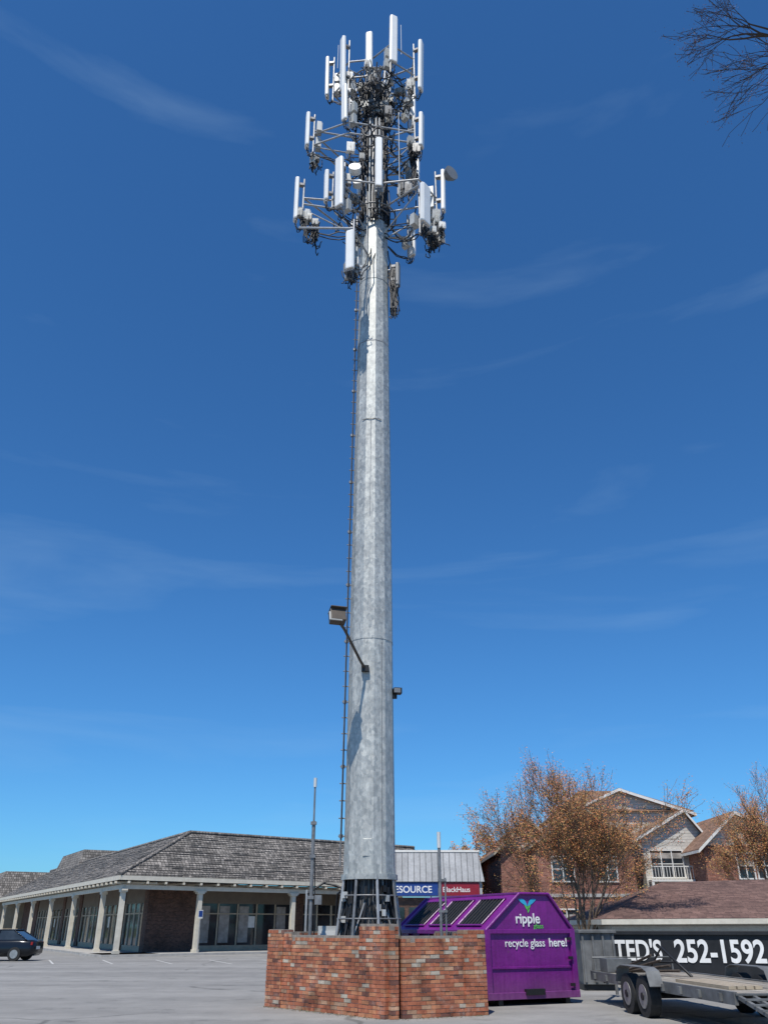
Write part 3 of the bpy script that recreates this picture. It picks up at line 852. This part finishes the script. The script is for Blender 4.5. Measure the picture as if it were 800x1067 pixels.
b.boxv(tp(-.06,0,DZ-.17),ax*.06,sdv*DW,Z3*.2,'greysteel')
for k in range(10): b.boxv(tp(.3+k*.75,0.05,DZ-.15),ax*.06,sdv*(DW-.1),Z3*.08,'black')
for k in range(9):
    for s in (-.07,DW+.02): b.boxv(tp(.3+k*.8,s,DZ-.14),ax*.09,sdv*.05,Z3*.12,'greysteel')
b.tube([tp(0,.05,DZ),tp(0,.05,DZ+.3),tp(0,DW-.05,DZ+.3),tp(0,DW-.05,DZ)],.025,'greysteel',6)
for k in range(9):
    s0=.03+k*(DW-.1)/8
    b.boxv(tp(DL-1.4,s0,DZ-.08),ax*1.4-Z3*.3,sdv*.06,Z3*.06,'greysteel')
for k in range(6): 
    b.boxv(tp(DL-1.4+k*.26,0,DZ-.03-k*.056),ax*.05,sdv*DW,Z3*.03,'greysteel')
b.boxv(tp(DL-.05,0,DZ-.45),ax*.06,sdv*DW,Z3*.15,'greysteel')
for s in (.3,DW-.3): b.tube([tp(0,s,DZ-.2),tp(-1.5,DW/2,DZ-.2)],.05,'greysteel',4)
b.tube([tp(-1.3,DW/2,0.05),tp(-1.3,DW/2,.85)],.04,'galv_dk',8)
b.boxv(tp(-1.75,DW/2-.06,DZ-.24),ax*.3,sdv*.12,Z3*.1,'greysteel')
b.build('frame',tr,.004)
b=MB()
for l in (3.0,3.86):
    for s in (-.26,DW+.04):
        b.tube([tp(l,s,.36),tp(l,s+.22,.36)],.365,'rubber',26)
        b.tube([tp(l,s+(-.012 if s<0 else .19),.36),tp(l,s+(.03 if s<0 else .232),.36)],.21,'rim',18)
        b.tube([tp(l,s+(-.03 if s<0 else .2),.36),tp(l,s+(.0 if s<0 else .25),.36)],.07,'black',10)
    b.tube([tp(l,-.2,.36),tp(l,DW+.2,.36)],.04,'black',8)
b.build('wheels',tr,.02)
b=MB()
for s in (-.3,DW+.02):
    prof2=[(2.5,.55),(2.62,.80),(2.85,.86),(4.0,.86),(4.24,.80),(4.36,.55)]
    for (l0,z0),(l1,z1) in zip(prof2,prof2[1:]):
        b.boxv(tp(l0,s,z0),tp(l1,s,z1)-tp(l0,s,z0),sdv*.28,Z3*.012,'greysteel')
b.build('fenders',tr)
b=MB()
b.boxv(tp(.25,.15,DZ+.01),ax*.5,sdv*.6,Z3*.28,'greysteel')
for k in range(4):
    b.tube([tp(.9,.3+k*.12,DZ+.04),tp(2.6,.5+k*.2,DZ+.42-.1*k)],.028,'bark_dk',5)
b.tube([tp(1.7,.7,DZ),tp(2.0,1.0,DZ+.55),tp(2.5,1.4,DZ)],.03,'black',6)
b.tube([tp(1.85,.85,DZ+.27),tp(2.25,1.2,DZ+.27)],.025,'black',6)
for k in range(4): b.boxv(tp(4.2,.3+k*.16,DZ+.005),ax*2.2,sdv*.13,Z3*.05,'beige')
b.build('loaded_ramps',tr)

# ------------------------------------------------------------ containers
bc=empty('black_roll_off_container')
b=MB()
d=V((.966,-.26,0)); n=V((.26,.966,0)); o=V((6.85,28.6,0))
H=1.42
def bp(l,w_,z): return o+d*l+n*w_+Z3*z
b.idx([bp(.35,0,.15),bp(7.2,0,.15),bp(7.2,2.3,.15),bp(.35,2.3,.15),bp(0,0,H),bp(7.2,0,H),bp(7.2,2.3,H),bp(0,2.3,H)],[(0,1,5,4),(1,2,6,5),(2,3,7,6),(3,0,4,7),(0,3,2,1)],'containerblk')
b.idx([bp(.08,.06,H-.02),bp(7.1,.06,H-.02),bp(7.1,2.2,H-.02),bp(.08,2.2,H-.02)],[(0,1,2,3)],'greysteel')
b.build('body',bc)
b=MB()
b.boxv(bp(-.05,-.08,H-.06),d*7.3,n*.1,Z3*.1,'containerblk'); b.boxv(bp(-.05,2.25,H-.06),d*7.3,n*.1,Z3*.1,'containerblk')
b.boxv(bp(.3,-.06,.12),d*6.9,n*.08,Z3*.12,'containerblk')
for k in range(2): b.boxv(bp(.5,.3+k*1.5,0),d*6.6,n*.15,Z3*.16,'black')
b.boxv(bp(7.1,-.06,.2),d*.1,n*.07,Z3*(H-.25),'containerblk')
b.build('ribs',bc,.006)
text('name_lettering',"TED'S",bp(.22,-.02,.68),d,Z3,.76,'txtwhite',bc,.018,sx=.74)
text('phone_lettering','252-1592',bp(1.98,-.02,.64),d,Z3,.84,'txtwhite',bc,.02,sx=.80)
gc=empty('grey_dumpster')
b=MB()
b.boxv((5.55,26.2,.15),(.95,-.08,0),(.2,2.2,0),(0,0,1.3),'greysteel')
for k in range(4): b.boxv((5.58+k*.28,26.14-k*.023,.2),(.06,0,0),(0,.06,0),(0,0,1.2),'greysteel')
b.boxv((5.5,26.1,1.42),(1.05,-.08,0),(.2,2.35,0),(0,0,.08),'greysteel')
b.box((6.0,27.1,.08),(.9,1.7,.16),'black')
b.build('body',gc,.01)

# ------------------------------------------------------------ garage with brown roof
ga=empty('garage')
b=MB()
y0,y1=37,46; x0,x1=8.8,30
ze=1.85; zr=3.65; xh=12.8
b.idx([(x0,y0,ze),(x1,y0-1.5,ze+.1),(x1,y1,ze),(x0,y1,ze),(xh,41.5,zr-.25),(x1,41,zr+.15)],[(0,1,5,4),(0,4,3),(3,4,5,2)],'shingle')
b.build('roof',ga,recalc=False)
b=MB()
b.boxv((x0-.02,y0-.03,ze-.2),(x1-x0,-1.5,.1),(0,.06,0),(0,0,.19),'cream')
b.boxv((x0-.03,y0,ze-.2),(.06,0,0),(0,y1-y0,0),(0,0,.19),'cream')
b.boxv((x0+.5,y0+.6,-1.05),(x1-x0-.6,-1.3,0),(0,8,0),(0,0,ze+.9),'siding')
for k in range(5): b.box((11+k*3.6,y0+.5-k*.24,-.1),(2.6,.12,2.0),'white',-.07)
b.build('walls_and_doors',ga)

# ------------------------------------------------------------ apartment building
ap=empty('brick_apartment_building')
wm=MB(); rf=MB(); tm=MB(); wn=MB()
def gable(x0,x1,y0,y1,ze,zp,wall,gmat,roof='shingle2',xp=None,zb=-1.05,oh=.45,tmat='white'):
    xp=(x0+x1)/2 if xp is None else xp
    wm.boxv((x0,y0,zb),(x1-x0,0,0),(0,y1-y0,0),(0,0,ze-zb),wall)
    for y in (y0+.004,y1):
        wm.face([(x0,y,ze),(x1,y,ze),(xp,y,zp)],gmat)
    sl0=(zp-ze)/(xp-x0); sl1=(zp-ze)/(x1-xp)
    a=(x0-oh,ze-oh*sl0); c=(x1+oh,ze-oh*sl1)
    yf,yb=y0-oh,y1+oh; t=.16
    for (ax_,az_) in (a,c):
        rf.idx([(ax_,yf,az_),(xp,yf,zp),(xp,yb,zp),(ax_,yb,az_),(ax_,yf,az_+t),(xp,yf,zp+t),(xp,yb,zp+t),(ax_,yb,az_+t)],[(0,1,2,3),(4,5,6,7),(0,3,7,4),(1,2,6,5)],roof)
        tm.idx([(ax_,yf-.04,az_-.06),(xp,yf-.04,zp-.06),(xp,yf-.04,zp+t-.02),(ax_,yf-.04,az_+t-.02),(ax_,yf+.02,az_-.06),(xp,yf+.02,zp-.06),(xp,yf+.02,zp+t-.02),(ax_,yf+.02,az_+t-.02)],[(0,1,2,3),(4,5,6,7),(0,1,5,4),(2,3,7,6),(0,3,7,4)],tmat)
        tm.boxv((ax_-.03,yf,az_-.06),(.06,0,0),(0,yb-yf,0),(0,0,.16),tmat)
def win(x,y,z,w_,h,cols=2,trim='white'):
    wn.box((x,y+.02,z),(w_,.06,h),'glass')
    t=.08
    for s in (-1,1):
        wn.box((x+s*(w_/2),y-.03,z),(t,.1,h+t),trim); 
        wn.box((x,y-.035,z+s*(h/2)),(w_+t*1.5,.1,t),trim)
    for k in range(1,cols): wn.box((x-w_/2+w_*k/cols,y-.03,z),(.06,.07,h-.1),trim)
    wn.box((x,y-.025,z),(w_-.1,.05,.05),trim)
    wn.box((x,y-.012,z+h*(.5-.1*random.randint(1,4))),(w_-.12,.006,h*.2),'curtain')
gable(13.6,22.4,64,76,9.0,10.6,'siding','siding','shingle2',xp=17.4)
# brown roof plane of the hipped main block seen above the front gables
rf.idx([(13.2,63.6,9.15),(22.8,63.6,9.15),(19.6,69,11.3),(15.6,69,11.3),(13.2,76.4,9.15),(22.8,76.4,9.15)],[(0,1,2,3),(0,3,4),(1,5,2),(4,3,2,5)],'shingle2')
gable(8.0,12.0,61,74,6.4,8.2,'redbrick','siding',tmat='beige')
gable(10.0,16.3,58,66,6.5,8.6,'redbrick','redbrick','shingle',tmat='beige')
gable(17.4,21.6,59.5,66,7.0,8.6,'siding','siding',xp=20.4)
wm.boxv((17.3,59.3,-1.05),(4.2,0,0),(0,.3,0),(0,0,4.3),'redbrick')
gable(20.4,27.6,56.5,68,6.2,8.1,'redbrick','siding',xp=22.6)
gable(26.5,38,58,72,6.6,9.0,'redbrick','siding')
for x,y,z,w_,h in ((11.6,58,4.9,1.4,1.5),(14.5,58,4.9,1.2,1.5),(11.6,58,1.8,1.4,1.5),(14.5,58,1.8,1.4,1.5),
                   (15.2,64,7.6,1.2,1.3),
                   (22.9,56.5,5.0,1.0,1.5),(24.1,56.5,5.0,1.0,1.5),(23.4,56.5,1.8,2.0,1.5),(26.4,56.5,5.0,1.2,1.5),
                   (18.6,59.28,1.8,1.5,1.5),(16.9,64,5.0,.6,1.4),(29,58,5,1.6,1.5),(29,58,1.8,1.6,1.5)):
    win(x,y,z,w_,h)
win(18.9,59.5,5.3,2.2,1.7,3)
tm.box((18.9,59.1,4.25),(2.8,1.0,.12),'white')
for k in range(15): tm.box((17.6+k*.19,58.65,4.7),(.03,.03,.8),'white')
tm.box((18.9,58.65,5.1),(2.8,.06,.06),'white')
for x in (17.55,20.25): tm.box((x,58.7,1.6),(.16,.16,5.4),'white')
tm.box((13.15,57.97,3.35),(6.3,.08,.2),'concrete'); tm.box((24,56.47,3.4),(7.2,.08,.2),'concrete')
rf.box((24.6,60,7.8),(.25,.25,.5),'rru')
wm.build('walls',ap); rf.build('roof',ap); tm.build('trim_and_balcony',ap); wn.build('windows',ap)
def_wall=MB()
ww=empty('wood_fence')
for k in range(22): def_wall.box((5.5+k*.6,52,-.1),(.56,.05,1.8),'beige')
def_wall.box((12,52.06,.5),(13.5,.05,.1),'beige')
def_wall.build('fence_boards',ww)

# ------------------------------------------------------------ trees
def grow(b,buds,p,d,length,r,lev,maxlev,upb,spread,budn,cols,bsz,nch=(2,4),twr=.006,mat='bark'):
    n=4 if lev<3 else 3
    pts=[p.copy()]; rs=[r]; r_end=max(twr,r*.62)
    cur=p.copy(); dd=d.copy()
    for i in range(n):
        dd=(dd+V((random.gauss(0,1),random.gauss(0,1),random.gauss(0,1)))*.13+Z3*upb*.12).normalized()
        cur=cur+dd*(length/n); pts.append(cur.copy()); rs.append(r+(r_end-r)*(i+1)/n)
    b.tube(pts,rs,mat,7 if lev<2 else (5 if lev<3 else 3),cap=False)
    if lev>=maxlev-1:
        for q in pts[1:]:
            for k in range(budn):
                c=q+V((random.gauss(0,.10),random.gauss(0,.10),random.gauss(0,.10)))*min(1.8,(bsz/.035))
                s=bsz*random.uniform(.5,1.3)
                u=V((random.gauss(0,1),random.gauss(0,1),random.gauss(0,1))).normalized(); w_=u.orthogonal().normalized()
                buds.face([c-u*s,c+w_*s*.5,c+u*s,c-w_*s*.5],'buds',tuple(x*random.uniform(.7,1.3) for x in random.choice(cols)))
    if lev>=maxlev: return
    k=random.randint(*nch)
    for i in range(k+ (1 if lev>0 else 2)):
        t=random.uniform(.35,1) if i else 1.0
        j=min(n,max(1,int(round(t*n))))
        q=pts[j]
        perp=dd.orthogonal(); perp.rotate(Matrix.Rotation(random.uniform(0,6.283),3,dd)); perp.normalize()
        sp=spread*random.uniform(.6,1.3) if i else spread*.4
        nd=(dd*math.cos(sp)+perp*math.sin(sp)+Z3*upb*.15).normalized()
        grow(b,buds,q,nd,length*random.uniform(.6,.85),max(twr,rs[j]*(.75 if i==0 else .58)),lev+1,maxlev,upb,spread,budn,cols,bsz,nch,twr,mat)
ORG=[(.50,.22,.075),(.42,.18,.06),(.52,.27,.10),(.32,.15,.06)]
BRN=[(.26,.12,.06),(.2,.10,.05)]
def tree(name,base,trunk,lean,r,first,maxlev,cols,seed,budn=2,bsz=.05,spread=.55,upb=.6,nch=(2,3),twr=.008,mat='bark',extra=None,sprd0=.75,nl=5):
    random.seed(seed)
    e=empty(name); b=MB(); bd=MB()
    base=V(base); top=base+V(lean)*trunk+Z3*trunk
    b.tube([base-Z3*.1,base+Z3*.25,base.lerp(top,.5)+V((.05,0,0)),top],[r*1.5,r*1.1,r*.9,r*.8],mat,10,cap=False)
    for i in range(nl):
        a=2*math.pi*i/nl+random.uniform(-.4,.4); sp=random.uniform(.35,sprd0) if i else .1
        nd=V((math.cos(a)*math.sin(sp),math.sin(a)*math.sin(sp),math.cos(sp)))
        grow(b,bd,top-Z3*random.uniform(0,trunk*.25),nd,first*random.uniform(.85,1.1)*(1.15 if i==0 else 1),r*.5,1,maxlev,upb,spread,budn,cols,bsz,nch,twr,mat)
    if extra: extra(b,bd)
    b.build('trunk_and_branches',e,recalc=False)
    if bd.f: bd.build('buds',e,recalc=False)
    return e
tree('budding_tree',(8.6,39.5,-1),2.0,(.01,0,0),.15,2.25,6,ORG,11,5,.038,.50,.42,twr=.007,sprd0=.85,nl=7)
tree('budding_tree',(21.2,49,-1),3.0,(0,0,0),.16,2.3,6,ORG,23,4,.04,.48,.5,twr=.008,nl=6)
tree('budding_tree',(7.6,72,-.5),2.5,(0,0,0),.2,2.1,5,ORG,31,8,.10,.5,.4)
def ext(b,bd):
    pts=[V((9.4,7.0,10.6)),V((8.2,7.4,12.2)),V((6.9,7.8,13.4)),V((6.0,8.0,13.9))]
    b.tube(pts,[.11,.08,.055,.04],'bark_dk',7,cap=False)
    random.seed(5)
    for p,d,l in ((pts[3],V((-.85,.05,-.25)),.75),(pts[3],V((-.7,.1,.15)),.6),(pts[2],V((-.7,.1,-.5)),.85),(pts[2],V((-.8,.1,-.2)),.85),(V((6.4,7.9,13.7)),V((-.7,0,-.45)),.7),(V((6.2,7.95,13.8)),V((-.6,0,.5)),.6),(V((6.9,7.8,13.4)),V((-.6,.1,.1)),.9),(V((6.0,8,13.9)),V((-.5,.1,.6)),.6)):
        grow(b,bd,p,d.normalized(),l,.02,3,6,0,.5,3,BRN,.016,(1,3),.0035,'bark_dk')
tree('bare_tree',(10,6.6,0),9.5,(0,0,0),.28,2.6,5,BRN,41,1,.02,.5,.4,(2,2),.006,'bark_dk',extra=ext)
random.seed(77)
b=MB()
dt=empty('distant_trees')
for k in range(260):
    x=random.uniform(-160,200); y=random.uniform(190,240)
    h=random.uniform(4,8)
    for j in range(26):
        c=V((x+random.gauss(0,2.5),y+random.gauss(0,2.5),abs(random.gauss(h*.55,h*.28))))
        u=V((random.gauss(0,1),random.gauss(0,1),random.gauss(0,1))).normalized(); w_=u.orthogonal().normalized(); s=random.uniform(.5,1.2)
        b.face([c-u*s,c+w_*s*.7,c+u*s,c-w_*s*.7],'buds',tuple(q*random.uniform(.7,1.2) for q in random.choice(((.12,.09,.06),(.10,.11,.05),(.16,.11,.07)))))
b.build('foliage',dt,recalc=False)
